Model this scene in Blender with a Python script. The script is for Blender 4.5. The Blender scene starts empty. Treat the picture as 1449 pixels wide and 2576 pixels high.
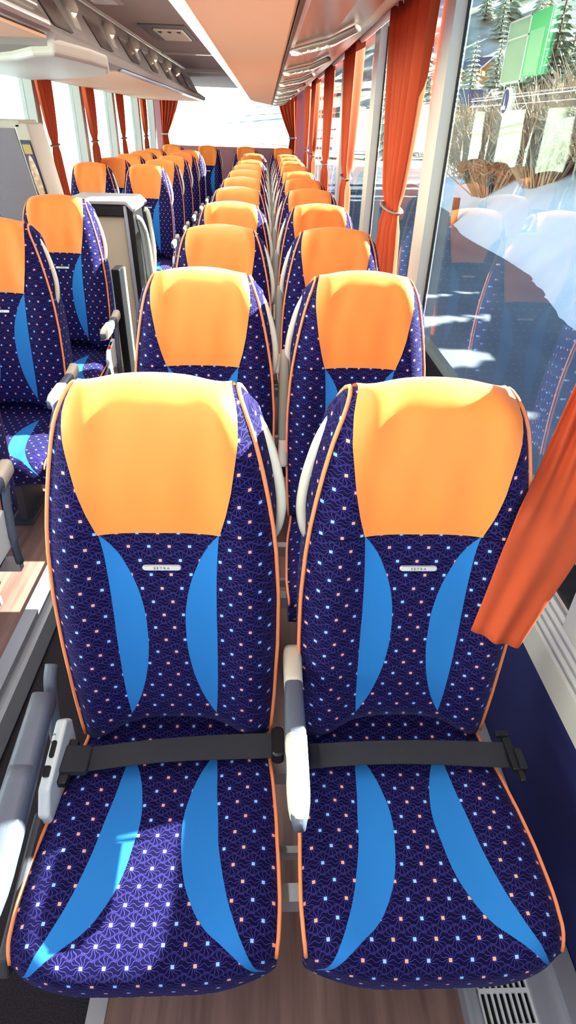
import bpy, math, random
from mathutils import Vector, Matrix
random.seed(7)
sc = bpy.context.scene
COL = sc.collection
PI = math.pi

# ------------------------------------------------------------------ camera
def set_camera():
    f, p, y, r = 1468.8, .5856, .0496, .0343
    F = Vector((math.sin(y)*math.cos(p), math.cos(y)*math.cos(p), -math.sin(p)))
    R = Vector((math.cos(y), -math.sin(y), 0))
    U = R.cross(F)
    D = -U
    c, s = math.cos(r), math.sin(r)
    X = c*R - s*D
    Y = s*R + c*D          # image down
    cam = bpy.data.cameras.new('camera')
    o = bpy.data.objects.new('camera', cam); COL.objects.link(o)
    m = Matrix((X, -Y, -F)).transposed().to_4x4()
    m.translation = Vector((0, 0, 1.62))
    o.matrix_world = m
    cam.sensor_fit = 'VERTICAL'; cam.sensor_height = 36.0
    cam.lens = f/2576*36.0
    cam.clip_start = .02; cam.clip_end = 900
    sc.camera = o
set_camera()

# ------------------------------------------------------------------ world, sun, exposure
SUN_DIR = Vector((1.0, .25, .48)).normalized()
SUN_STRENGTH = 85.0
WORLD_STRENGTH = 1.5
EXPOSURE = -0.12
STRIP_POWER = 48
sc.view_settings.view_transform = 'Standard'
sc.view_settings.look = 'None'
sc.view_settings.exposure = EXPOSURE
sc.view_settings.gamma = 1.0
sc.view_settings.use_curve_mapping = False

w = bpy.data.worlds.new('sky'); sc.world = w; w.use_nodes = True
nt = w.node_tree; nt.nodes.clear()
wo = nt.nodes.new('ShaderNodeOutputWorld'); bg = nt.nodes.new('ShaderNodeBackground')
tc = nt.nodes.new('ShaderNodeTexCoord'); sep = nt.nodes.new('ShaderNodeSeparateXYZ')
rmp = nt.nodes.new('ShaderNodeValToRGB')
rmp.color_ramp.elements[0].position = .45; rmp.color_ramp.elements[0].color = (.68, .82, 1, 1)
rmp.color_ramp.elements[1].position = .9; rmp.color_ramp.elements[1].color = (.25, .5, 1, 1)
mr = nt.nodes.new('ShaderNodeMapRange'); mr.inputs[1].default_value = -1; mr.inputs[2].default_value = 1
nt.links.new(tc.outputs['Generated'], sep.inputs[0]); nt.links.new(sep.outputs[2], mr.inputs[0])
nt.links.new(mr.outputs[0], rmp.inputs[0]); nt.links.new(rmp.outputs[0], bg.inputs[0])
bg.inputs[1].default_value = WORLD_STRENGTH
nt.links.new(bg.outputs[0], wo.inputs[0])

sl = bpy.data.lights.new('sun', 'SUN'); sl.energy = SUN_STRENGTH; sl.angle = math.radians(.6); sl.color = (1, .93, .82)
so = bpy.data.objects.new('sun', sl); COL.objects.link(so)
so.rotation_euler = SUN_DIR.to_track_quat('Z', 'Y').to_euler(); so.location = SUN_DIR*40

def area(name, loc, sx, sy, power, rot=(0, 0, 0), color=(1, .95, .9)):
    l = bpy.data.lights.new(name, 'AREA'); l.shape = 'RECTANGLE'; l.size = sx; l.size_y = sy
    l.energy = power; l.color = color
    o = bpy.data.objects.new(name, l); COL.objects.link(o); o.location = loc; o.rotation_euler = rot
    return o
# the coach's own light strips under the two racks, plus added fill over the aisle and front
area('rack_strip_light', (-.215, 3.9, 1.825), .03, 8.2, STRIP_POWER)
area('aisle_fill_light', (-.6, 3.5, 2.19), .25, 9.0, 30)  # added fill light to brighten the interior, no fixture of its own
area('left_rack_strip_light', (-.90, 6.8, 1.85), .03, 5.0, 14)
area('front_fill_light', (-.4, -1.45, 2.0), 1.6, .25, 36, (math.radians(62), 0, 0))  # added fill light out of view, brightens the seat fronts

# ------------------------------------------------------------------ helpers
def lin(c):
    return tuple([(x/255/12.92 if x/255 <= .04045 else ((x/255+.055)/1.055)**2.4) for x in c]) + (1,)

def mat(name, col, rough=.6, metal=0, emit=None, estr=0, sheen=0, spec=.5, noise=None, bump=None, coat=0, trans=0, alpha=1):
    m = bpy.data.materials.new(name); m.use_nodes = True
    n = m.node_tree; b = n.nodes['Principled BSDF']
    b.inputs['Base Color'].default_value = lin(col)
    b.inputs['Roughness'].default_value = rough; b.inputs['Metallic'].default_value = metal
    b.inputs['Specular IOR Level'].default_value = spec
    if sheen: b.inputs['Sheen Weight'].default_value = sheen
    if coat: b.inputs['Coat Weight'].default_value = coat; b.inputs['Coat Roughness'].default_value = .1
    if emit: b.inputs['Emission Color'].default_value = lin(emit); b.inputs['Emission Strength'].default_value = estr
    if alpha < 1: b.inputs['Alpha'].default_value = alpha
    if noise:                       # (scale, second colour, stretch)
        t = n.nodes.new('ShaderNodeTexCoord'); mp = n.nodes.new('ShaderNodeMapping'); mp.inputs['Scale'].default_value = noise[2]
        nz = n.nodes.new('ShaderNodeTexNoise'); nz.inputs['Scale'].default_value = noise[0]; nz.inputs['Detail'].default_value = 4
        r = n.nodes.new('ShaderNodeValToRGB'); r.color_ramp.elements[0].position = .35; r.color_ramp.elements[1].position = .65
        r.color_ramp.elements[0].color = lin(col); r.color_ramp.elements[1].color = lin(noise[1])
        n.links.new(t.outputs['Object'], mp.inputs[0]); n.links.new(mp.outputs[0], nz.inputs[0])
        n.links.new(nz.outputs[0], r.inputs[0]); n.links.new(r.outputs[0], b.inputs['Base Color'])
    if bump:
        t = n.nodes.new('ShaderNodeTexCoord'); nz = n.nodes.new('ShaderNodeTexNoise'); nz.inputs['Scale'].default_value = bump[0]
        nz.inputs['Detail'].default_value = 3
        bp = n.nodes.new('ShaderNodeBump'); bp.inputs['Strength'].default_value = bump[1]; bp.inputs['Distance'].default_value = .01
        n.links.new(t.outputs['Object'], nz.inputs[0]); n.links.new(nz.outputs[0], bp.inputs['Height']); n.links.new(bp.outputs[0], b.inputs['Normal'])
    return m

def mk(name, verts, faces, m=None, parent=None, smooth=False, uvs=None):
    me = bpy.data.meshes.new(name); me.from_pydata([tuple(v) for v in verts], [], faces)
    if uvs:
        ul = me.uv_layers.new(name='UVMap')
        for l in me.loops: ul.data[l.index].uv = uvs[l.vertex_index]
    if m is not None: me.materials.append(m)
    if smooth:
        for p in me.polygons: p.use_smooth = True
    me.update()
    o = bpy.data.objects.new(name, me); COL.objects.link(o)
    if parent is not None: o.parent = parent
    return o

def tag(o, label=None, cat=None, group=None, kind=None):
    if label: o['label'] = label
    if cat: o['category'] = cat
    if group: o['group'] = group
    if kind: o['kind'] = kind
    return o

def empty(name, loc, label=None, cat=None, group=None, rz=0):
    o = bpy.data.objects.new(name, None); COL.objects.link(o); o.location = loc; o.rotation_euler = (0, 0, rz)
    o.empty_display_size = .1
    return tag(o, label, cat, group)

class MB:
    def __init__(s): s.v = []; s.f = []
    def add(s, v, f):
        b = len(s.v); s.v += [Vector(q) for q in v]; s.f += [tuple(i+b for i in q) for q in f]; return s
    def box(s, x0, x1, y0, y1, z0, z1):
        return s.add([(x0,y0,z0),(x1,y0,z0),(x1,y1,z0),(x0,y1,z0),(x0,y0,z1),(x1,y0,z1),(x1,y1,z1),(x0,y1,z1)],
                     [(0,3,2,1),(4,5,6,7),(0,1,5,4),(1,2,6,5),(2,3,7,6),(3,0,4,7)])
    def rbox(s, c, size, r=.01, axes=None, seg=3):
        """rounded-corner prism: rounded rect in local x,y extruded in z; axes = 3 vectors"""
        ax = axes or (Vector((1,0,0)), Vector((0,1,0)), Vector((0,0,1)))
        hx, hy, hz = size[0]/2, size[1]/2, size[2]/2
        r = min(r, hx*.98, hy*.98)
        pts = []
        for cx, cy, a0 in ((hx-r,hy-r,0),(-hx+r,hy-r,90),(-hx+r,-hy+r,180),(hx-r,-hy+r,270)):
            for k in range(seg+1):
                a = math.radians(a0+90*k/seg); pts.append((cx+r*math.cos(a), cy+r*math.sin(a)))
        n = len(pts); c = Vector(c); e = min(r*.35, hz*.5)
        vs = []
        for (z, k) in ((-hz, 1), (-hz+e, 0), (hz-e, 0), (hz, 1)):
            for (a, b) in pts:
                q = 1-k*e/max(hx, hy)
                vs.append(c+ax[0]*a*q+ax[1]*b*q+ax[2]*z)
        fs = [tuple(range(n))[::-1], tuple(range(3*n, 4*n))]
        for j in range(3):
            for i in range(n): fs.append((j*n+i, j*n+(i+1) % n, (j+1)*n+(i+1) % n, (j+1)*n+i))
        return s.add(vs, fs)
    def tube(s, pts, r, n=8, rads=None, flat=1.0, up=Vector((0,0,1)), cap=True):
        pts = [Vector(p) for p in pts]; vs = []; fs = []
        for i, p in enumerate(pts):
            d = (pts[min(i+1, len(pts)-1)]-pts[max(i-1, 0)]).normalized()
            a = d.cross(up)
            if a.length < 1e-3: a = d.cross(Vector((1,0,0)))
            a.normalize(); b = d.cross(a).normalized()
            rr = rads[i] if rads else r
            for k in range(n):
                t = 2*PI*k/n; vs.append(p+a*math.cos(t)*rr+b*math.sin(t)*rr*flat)
        for i in range(len(pts)-1):
            for k in range(n): fs.append((i*n+k, i*n+(k+1) % n, (i+1)*n+(k+1) % n, (i+1)*n+k))
        if cap: fs += [tuple(range(n))[::-1], tuple(range((len(pts)-1)*n, len(pts)*n))]
        return s.add(vs, fs)
    def prism(s, poly, axis, a, b):
        """poly in the two other axes (cyclic order), extruded from a to b along axis"""
        def P(u, v, t): return {'x': (t, u, v), 'y': (u, t, v), 'z': (u, v, t)}[axis]
        n = len(poly); vs = [P(u, v, a) for u, v in poly]+[P(u, v, b) for u, v in poly]
        fs = [tuple(range(n)), tuple(range(n, 2*n))[::-1]]+[(i, i+n, (i+1) % n+n, (i+1) % n) for i in range(n)]
        return s.add(vs, fs)
    def build(s, name, m, parent=None, smooth=False):
        o = mk(name, s.v, s.f, m, parent, smooth)
        if smooth == 'auto': pass
        return o

def bevel(o, w=.004, seg=2):
    md = o.modifiers.new('bevel', 'BEVEL'); md.width = w; md.segments = seg; md.limit_method = 'ANGLE'; return o

def smoothpath(P, n=6):
    P = [Vector(p) for p in P]; out = []
    for i in range(len(P)-1):
        p0, p1, p2, p3 = P[max(i-1, 0)], P[i], P[i+1], P[min(i+2, len(P)-1)]
        for k in range(n):
            t = k/n
            out.append(.5*((2*p1)+(-p0+p2)*t+(2*p0-5*p1+4*p2-p3)*t*t+(-p0+3*p1-3*p2+p3)*t**3))
    out.append(P[-1]); return out

def interp(T, x):
    if x <= T[0][0]: return T[0][1]
    for (a, b), (c, d) in zip(T, T[1:]):
        if x <= c: return b+(d-b)*(x-a)/(c-a)
    return T[-1][1]

def text_mesh(name, s, size, m, parent, loc, axes, extrude=.0006):
    cu = bpy.data.curves.new(name, 'FONT'); cu.body = s; cu.size = size; cu.extrude = extrude
    cu.align_x = 'CENTER'; cu.align_y = 'CENTER'; cu.space_character = 1.6
    to = bpy.data.objects.new(name+'_src', cu); COL.objects.link(to)
    dg = bpy.context.evaluated_depsgraph_get(); dg.update()
    me = bpy.data.meshes.new_from_object(to.evaluated_get(dg))
    bpy.data.objects.remove(to); bpy.data.curves.remove(cu)
    X, Y, Z = axes; M = Matrix((X, Y, Z)).transposed().to_4x4(); M.translation = Vector(loc)
    me.transform(M); me.materials.clear(); me.materials.append(m)
    o = bpy.data.objects.new(name, me); COL.objects.link(o); o.parent = parent
    return o

def copy_tree(o, parent=None):
    c = o.copy(); COL.objects.link(c)
    if parent is not None: c.parent = parent
    for ch in list(o.children): copy_tree(ch, c)
    return c

# ------------------------------------------------------------------ materials
def fabric(name, crescent):
    m = bpy.data.materials.new(name); m.use_nodes = True
    N = m.node_tree.nodes; L = m.node_tree.links; b = N['Principled BSDF']
    def val(x, sock):
        if isinstance(x, (int, float)): sock.default_value = x
        else: L.new(x, sock)
    def M(op, a, c=0, d=None, clamp=False):
        n = N.new('ShaderNodeMath'); n.operation = op; n.use_clamp = clamp
        val(a, n.inputs[0]); val(c, n.inputs[1])
        if d is not None: val(d, n.inputs[2])
        return n.outputs[0]
    uv = N.new('ShaderNodeUVMap'); uv.uv_map = 'UVMap'
    sp = N.new('ShaderNodeSeparateXYZ'); L.new(uv.outputs[0], sp.inputs[0]); U0, V0 = sp.outputs[0], sp.outputs[1]
    nz = N.new('ShaderNodeTexNoise'); nz.inputs['Scale'].default_value = 60; L.new(uv.outputs[0], nz.inputs[0])
    wob = M('MULTIPLY', M('SUBTRACT', nz.outputs[0], .5), .004)
    U = M('ADD', U0, 0.003); V = V0
    a, c = .0385, .062
    def lattice(off):
        su = M('ADD', M('DIVIDE', U, a), off); sv = M('ADD', M('DIVIDE', V, c), off)
        dx = M('MULTIPLY', M('SUBTRACT', M('SUBTRACT', su, M('FLOOR', su)), .5), a)
        dy = M('MULTIPLY', M('SUBTRACT', M('SUBTRACT', sv, M('FLOOR', sv)), .5), c)
        par = M('GREATER_THAN', M('FRACT', M('MULTIPLY', M('FLOOR', su), .5)), .25)
        ln = M('SQRT', M('ADD', M('MULTIPLY', dx, dx), M('MULTIPLY', dy, dy)))
        return dx, dy, par, ln
    x1, y1, p1, l1 = lattice(0); x2, y2, p2, l2 = lattice(.5)
    sel = M('LESS_THAN', l1, l2)
    def mix(A, B): return M('ADD', M('MULTIPLY', A, sel), M('MULTIPLY', B, M('SUBTRACT', 1, sel)))
    dx, dy, par, ln = mix(x1, x2), mix(y1, y2), mix(p1, p2), mix(l1, l2)
    dot = M('LESS_THAN', M('MAXIMUM', M('ABSOLUTE', dx), M('ABSOLUTE', dy)), .0029)
    th = M('ARCTAN2', M('ADD', dy, wob), M('ADD', dx, wob))
    th2 = M('ADD', th, M('MULTIPLY', M('SINE', M('MULTIPLY', ln, 330)), .17))
    ray = M('DIVIDE', M('MULTIPLY', ln, M('ABSOLUTE', M('SINE', M('MULTIPLY', th2, 6)))), 6)
    line = M('LESS_THAN', ray, .00062)
    edge = M('LESS_THAN', M('ABSOLUTE', M('SUBTRACT', M('ABSOLUTE', M('SUBTRACT', l1, l2)), .0016)), .0007)
    lines = M('MULTIPLY', M('MAXIMUM', line, edge), M('GREATER_THAN', ln, .0035))
    def mc(f, A, B):
        n = N.new('ShaderNodeMix'); n.data_type = 'RGBA'; val(f, n.inputs[0])
        if isinstance(A, tuple): n.inputs[6].default_value = A
        else: L.new(A, n.inputs[6])
        if isinstance(B, tuple): n.inputs[7].default_value = B
        else: L.new(B, n.inputs[7])
        return n.outputs[2]
    colr = mc(M('MULTIPLY', lines, .75), lin((8, 3, 50)), lin((68, 60, 142)))
    dcol = mc(par, lin((255, 176, 140)), lin((150, 205, 255)))
    colr = mc(dot, colr, dcol)
    if crescent:
        fc = N.new('ShaderNodeFloatCurve'); fo = N.new('ShaderNodeFloatCurve')
        if crescent == 'back':
            v0, v1 = .08, .556
            inner = [(.08,.105),(.13,.078),(.18,.060),(.25,.045),(.32,.039),(.41,.045),(.49,.070),(.53,.092),(.556,.112)]
            outer = [(.08,.092),(.16,.098),(.3,.102),(.4,.103),(.5,.107),(.556,.112)]
        else:
            v0, v1 = .36, .84
            inner = [(.36,.215),(.375,.20),(.39,.183),(.43,.135),(.46,.100),(.50,.074),(.54,.058),(.6,.047),(.65,.043),(.7,.050),(.75,.065),(.79,.085),(.84,.11)]
            outer = [(.36,.215),(.375,.208),(.39,.196),(.43,.172),(.46,.158),(.5,.143),(.55,.130),(.6,.120),(.65,.114),(.7,.107),(.76,.101),(.84,.09)]
        for node, tab in ((fc, inner), (fo, outer)):
            cm = node.mapping; cv = cm.curves[0]
            pts = [((t-v0)/(v1-v0), r*4) for t, r in tab]
            cv.points[0].location = pts[0]; cv.points[1].location = pts[-1]
            for q in pts[1:-1]: cv.points.new(*q)
            cm.update()
            L.new(M('DIVIDE', M('SUBTRACT', V, v0), v1-v0), node.inputs['Value'])
        au = M('MULTIPLY', M('ABSOLUTE', U0), 4)
        msk = M('MULTIPLY', M('GREATER_THAN', au, fc.outputs[0]), M('LESS_THAN', au, fo.outputs[0]))
        msk = M('MULTIPLY', msk, M('MULTIPLY', M('GREATER_THAN', V, v0), M('LESS_THAN', V, v1)))
        if crescent == 'back':
            seam = M('MULTIPLY', M('LESS_THAN', M('ABSOLUTE', M('SUBTRACT', V, .553)), .0013), M('GREATER_THAN', au, .45))
            colr = mc(seam, colr, lin((5, 2, 30)))
        colr = mc(msk, colr, lin((42, 122, 196)))
    L.new(colr, b.inputs['Base Color'])
    b.inputs['Roughness'].default_value = .9; b.inputs['Specular IOR Level'].default_value = .15
    b.inputs['Sheen Weight'].default_value = .1; b.inputs['Sheen Roughness'].default_value = .4
    b.inputs['Sheen Tint'].default_value = (.35, .35, 1, 1)
    n2 = N.new('ShaderNodeTexNoise'); n2.inputs['Scale'].default_value = 900; L.new(uv.outputs[0], n2.inputs[0])
    bp = N.new('ShaderNodeBump'); bp.inputs['Strength'].default_value = .35; bp.inputs['Distance'].default_value = .002
    L.new(n2.outputs[0], bp.inputs['Height']); L.new(bp.outputs[0], b.inputs['Normal'])
    return m

M_BACK = fabric('patterned navy velour with back inlays', 'back')
M_CUSH = fabric('patterned navy velour with cushion inlays', 'cushion')
M_ORANGE = mat('orange leather', (250, 140, 62), .5, spec=.3, bump=(5, .25), sheen=.15)
M_PIPE = mat('orange piping', (255, 150, 92), .5)
M_CREAM = mat('cream plastic', (226, 226, 206), .45)
M_GREY = mat('grey plastic', (88, 94, 110), .45, bump=(300, .1))
M_ARMG = mat('warm grey armrest plastic', (146, 146, 136), .5)
M_CHAN = mat('glossy brown channel', (128, 106, 92), .25, spec=.6)
M_DGREY = mat('dark grey plastic', (62, 62, 68), .5)
M_BEIGE = mat('beige plastic', (200, 188, 170), .5)
M_BLACK = mat('black plastic', (16, 16, 20), .45)
M_RED = mat('red button', (215, 30, 30), .4)
M_CHROME = mat('polished badge metal', (235, 235, 232), .3, metal=.3)
M_INK = mat('dark lettering', (90, 92, 96), .5)
M_BELT = mat('black webbing', (40, 40, 48), .75, bump=(700, .3))
M_ALU = mat('brushed aluminium', (190, 194, 200), .4, metal=.5)
M_WOOD = mat('brown wood-look floor vinyl', (150, 118, 106), .45, noise=(9, (112, 86, 78), (3.2, .22, 1)))
M_CARPET = mat('black flecked carpet', (20, 17, 24), .95, noise=(260, (44, 38, 46), (1, 1, 1)))
M_NAVYWALL = mat('dark blue felt wall', (12, 18, 78), .95, noise=(300, (18, 26, 92), (1, 1, 1)))
M_PANEL = mat('peach beige panel', (250, 196, 150), .6)
M_CEIL = mat('grey textile ceiling', (166, 154, 146), .9)
M_WHITE = mat('white grille plastic', (235, 238, 236), .4)
M_GLOSS = mat('glossy grey-brown panel', (150, 132, 122), .18, spec=.6)
M_TRIMG = mat('light grey window pillar', (198, 196, 188), .5)
M_RUBBER = mat('black rubber seal', (12, 12, 14), .5)
M_GREYPANEL = mat('grey textured partition', (132, 124, 134), .8, bump=(220, .2))
M_LED = mat('white light strip', (255, 255, 255), .5, emit=(255, 250, 245), estr=3)
M_LIP = mat('white lip with painted sun glow', (255, 250, 240), .3, emit=(255, 246, 236), estr=1.1)  # emission stands in for sunlight reflected off the lip
M_BULB = mat('warm reading lamp lens', (255, 240, 210), .4, emit=(255, 226, 180), estr=5)
M_PEACHREAR = mat('mauve rear wall', (150, 110, 118), .8)

def curtain_mat():
    m = bpy.data.materials.new('orange red curtain cloth'); m.use_nodes = True
    N = m.node_tree.nodes; L = m.node_tree.links; b = N['Principled BSDF']; out = N['Material Output']
    b.inputs['Base Color'].default_value = lin((188, 78, 46)); b.inputs['Roughness'].default_value = .85
    b.inputs['Specular IOR Level'].default_value = .2
    t = N.new('ShaderNodeBsdfTranslucent'); t.inputs[0].default_value = lin((255, 84, 40))
    mx = N.new('ShaderNodeMixShader'); mx.inputs[0].default_value = .07
    L.new(b.outputs[0], mx.inputs[1]); L.new(t.outputs[0], mx.inputs[2]); L.new(mx.outputs[0], out.inputs[0])
    return m
M_CURT = curtain_mat()
M_BAND = mat('grey tieback band', (150, 140, 138), .8)

def glass_mat(name, tint, refl=1.0):
    m = bpy.data.materials.new(name); m.use_nodes = True
    N = m.node_tree.nodes; L = m.node_tree.links; N.remove(N['Principled BSDF']); out = N['Material Output']
    t = N.new('ShaderNodeBsdfTransparent'); t.inputs[0].default_value = tint
    g = N.new('ShaderNodeBsdfGlossy'); g.inputs['Roughness'].default_value = 0.0
    ge = N.new('ShaderNodeNewGeometry'); dt = N.new('ShaderNodeVectorMath'); dt.operation = 'DOT_PRODUCT'
    L.new(ge.outputs['Incoming'], dt.inputs[0]); L.new(ge.outputs['Normal'], dt.inputs[1])
    def M(op, a, b):
        n = N.new('ShaderNodeMath'); n.operation = op; n.use_clamp = op == 'MULTIPLY'
        for q, k in ((a, 0), (b, 1)):
            if isinstance(q, (int, float)): n.inputs[k].default_value = q
            else: L.new(q, n.inputs[k])
        return n.outputs[0]
    sch = M('POWER', M('SUBTRACT', 1, M('ABSOLUTE', dt.outputs['Value'], 0)), 5)
    mm = N.new('ShaderNodeMath'); mm.operation = 'MULTIPLY'; mm.inputs[1].default_value = refl; mm.use_clamp = True
    L.new(M('ADD', .05, M('MULTIPLY', sch, .95)), mm.inputs[0])
    mx = N.new('ShaderNodeMixShader'); L.new(mm.outputs[0], mx.inputs[0])
    L.new(t.outputs[0], mx.inputs[1]); L.new(g.outputs[0], mx.inputs[2]); L.new(mx.outputs[0], out.inputs[0])
    return m
M_GLASS = glass_mat('tinted coach glass', (.74, .80, .80, 1), .72)
M_GLASSL = glass_mat('coach glass', (.88, .96, .94, 1), .6)

# ================================================================== THE COACH SHELL
XR, XL, Y0, Y1 = .70, -1.85, -1.7, 11.9
def struct(name, mb, m, smooth=False, parent=None):
    o = mb.build(name, m, parent, smooth)
    if parent is None: o['kind'] = 'structure'
    return o
struct('floor', MB().box(-.36, .76, Y0, Y1, -.25, 0), M_WOOD)
struct('floor_left', MB().box(XL-.05, -.915, Y0, Y1, -.25, 0.02), M_WOOD)
struct('floor_rear_step', MB().box(XL, .68, 10.72, 11.9, 0.0, .05), M_CARPET)
struct('floor_aisle', MB().box(-.915, -.36, Y0, Y1, -.25, -.2), M_CARPET)
struct('trim_1', MB().box(-.375, -.335, Y0, 11, -.01, .006).box(-.375, -.361, Y0, 11, -.2, -.01), M_ALU)
struct('trim_2', MB().box(-.92, -.87, Y0, 11, .012, .03).box(-.915, -.885, Y0, 11, -.2, .012).box(-.885, -.868, Y0, 11, -.16, -.06), M_ALU)
# right side wall: felt below, moulded sill, window band, header
struct('wall_right', MB().box(.70, .80, Y0, Y1, -.02, .52), M_NAVYWALL)
s_ = MB().prism([(.685, .50), (.69, .575), (.725, .66), (.775, .675), (.80, .675), (.80, .50)], 'y', Y0, Y1)
struct('trim_3', s_, M_TRIMG)
rb = MB()
for k in range(5): rb.box(.693+.0075*k, .697+.0075*k, Y0, Y1, .585+.0175*k, .592+.0175*k)
struct('trim_4', rb, M_ALU)
struct('wall_right_header', MB().box(.68, .80, Y0, Y1, 2.14, 2.3), M_TRIMG)
pill_r = [-1.0, .93, 2.93, 4.72, 6.65, 8.6, 10.7]
def PW(y): return .4 if y < 1.5 else 1.0
for i, y in enumerate(pill_r):
    struct('trim_%d' % (5+i), MB().box(.70, .7515, y-.1*PW(y), y+.1*PW(y), .66, 2.16), M_TRIMG)
    struct('trim_%d' % (15+i), MB().box(.744, .7515, y-.1*PW(y)-.014, y-.1*PW(y), .66, 2.16).box(.744, .7515, y+.1*PW(y), y+.1*PW(y)+.014, .66, 2.16), M_RUBBER)
for i in range(len(pill_r)-1):
    a, b_ = pill_r[i]+.1*PW(pill_r[i])+.002, pill_r[i+1]-.1*PW(pill_r[i+1])-.002
    struct('window_%d' % (i+1), MB().box(.752, .757, a, b_, .66, 2.15), M_GLASS)
    struct('trim_%d' % (25+i), MB().box(.735, .80, a, b_, .655, .775), M_RUBBER)
struct('window_7', MB().box(.752, .757, Y0, -1.06, .66, 2.15), M_GLASS)
struct('trim_70', MB().box(.728, .80, Y0, .885, .66, .86), M_TRIMG)  # unseen raised sill, added to keep sun off part of the cushions
# left wall
struct('wall_left', MB().box(XL-.1, XL, Y0, Y1, -.2, .8), M_NAVYWALL)
struct('wall_left_header', MB().box(XL-.1, XL+.03, Y0, Y1, 1.93, 2.3), M_CEIL)
pill_l = [-.2, 1.8, 3.5, 5.75, 7.15, 8.6, 10.25, 11.6]
for i, y in enumerate(pill_l):
    struct('trim_%d' % (35+i), MB().box(XL-.08, XL+.02, y-.06, y+.06, .8, 1.95), M_TRIMG)
for i in range(len(pill_l)-1):
    a, b_ = pill_l[i]+.06, pill_l[i+1]-.06
    struct('window_%d' % (8+i), MB().box(XL-.05, XL-.045, a, b_, .8, 1.95), M_GLASSL)
struct('trim_45', MB().box(XL-.02, XL+.05, Y0, Y1, .76, .82), M_TRIMG)
# ceiling
struct('ceiling', MB().box(XL-.05, .80, Y0, 9.78, 2.2, 2.3), M_CEIL)
struct('ceiling_rear', MB().prism([(9.78, 2.18), (11.95, 2.1), (11.95, 2.3), (9.78, 2.3)], 'x', XL-.05, .80), M_CEIL)
struct('trim_46', MB().box(-1.15, -.2, 9.72, 9.8, 2.165, 2.2).box(-1.15, -.2, 2.6, 2.64, 2.185, 2.2).box(-1.15, -.2, 7.6, 7.64, 2.185, 2.2), M_TRIMG)
# rear wall with the big rear window
rw = MB().box(XL-.05, .80, 11.9, 11.98, -.2, 1.27).box(XL-.05, -1.72, 11.9, 11.98, 1.27, 2.3).box(.42, .80, 11.9, 11.98, 1.27, 2.3).box(-1.72, .42, 11.9, 11.98, 2.1, 2.3)
struct('wall_rear', rw, M_PEACHREAR)
struct('window_20', MB().box(-1.72, .42, 11.93, 11.935, 1.27, 2.1), M_GLASSL)
# front: low wall and wide windscreen opening behind the photographer
struct('wall_front', MB().box(XL-.1, .80, Y0-.06, Y0, -.25, .75).box(XL-.1, .80, Y0-.06, Y0, 2.05, 2.3), M_DGREY)
struct('window_21', MB().box(XL, .75, Y0-.04, Y0-.035, .75, 2.05), M_GLASSL)

# ------------------------------------------------------------------ heater grille along the right wall
g = empty('heater_grille', (.55, 0, 0), 'white slotted heater grille on the floor by the right wall', 'heater grille')
hb = MB().box(-.105, -.078, -1.0, 10.5, 0, .045).box(-.078, -.07, -1.0, 10.5, 0, .03).box(.045, .10, -1.0, 10.5, 0, .05).box(.10, .147, -1.0, 10.5, 0, .075)
hb.box(-.07, .045, -1.0, 10.5, 0.0, .008)
hb.box(-.092, -.089, -1, 10.5, .045, .048).box(-.098, -.096, -1, 10.5, .045, .048)
ho = hb.build('grille_housing', M_ALU, g)
gb = MB()
y = .1
while y < 1.05:
    gb.box(-.07, .045, y, y+.008, .028, .036)
    y += .062
for k in range(9):
    x = -.07+k*.0138
    gb.box(x, x+.0045, .1, 1.05, .028, .035)
gb.box(-.07, .045, -1, .1, .028, .036).box(-.07, .045, 1.05, 10.5, .028, .036)
gb.build('grille_slats', M_WHITE, g)
gi = MB().box(-.069, .044, .1, 1.05, .009, .012); gi.build('grille_duct', M_BLACK, g)

# ------------------------------------------------------------------ right luggage rack
rr = empty('luggage_rack', (.2, 0, 1.84), 'long peach-bottomed luggage rack above the right-hand seats', 'luggage rack')
def rk(pts, y0, y1): return MB().prism(pts, 'y', y0, y1)
# bottom panel with tapering rear end (plan outline), local coordinates
pan = MB().prism([(-.39, -1.6), (-.39, 8.1), (-.36, 8.6), (-.13, 10.1), (-.13, -1.6)], 'z', 0, .04)
bevel(pan.build('bottom_panel', M_PANEL, rr), .01)
fa = MB().prism([(-.40, -1.6), (-.40, 8.0), (-.37, 8.6), (-.15, 10.0), (-.12, 10.0), (-.12, -1.6)], 'z', .04, .30)
fa.build('rack_body', M_CEIL, rr)
MB().box(-.13, -.12, -1.6, 10.1, -.004, .05).build('edge_strip', M_BLACK, rr)
MB().box(-.12, -.108, -1.6, 10.1, -.002, .04).build('chrome_strip', M_ALU, rr)
sv = rk([(-.108, .0), (.0, .012), (.10, .05), (.22, .12), (.34, .215), (.42, .29), (.47, .30), (.47, .325), (-.108, .325)], -1.6, 9.75)
sv.build('service_channel', M_CHAN, rr)
ls = MB().box(-.414, -.386, -1.6, 8.1, -.003, .012); ls.build('light_strip', M_LED, rr)

ORD = ['first', 'second', 'third', 'fourth', 'fifth', 'sixth', 'seventh', 'eighth', 'ninth', 'tenth', 'eleventh', 'twelfth']
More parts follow.
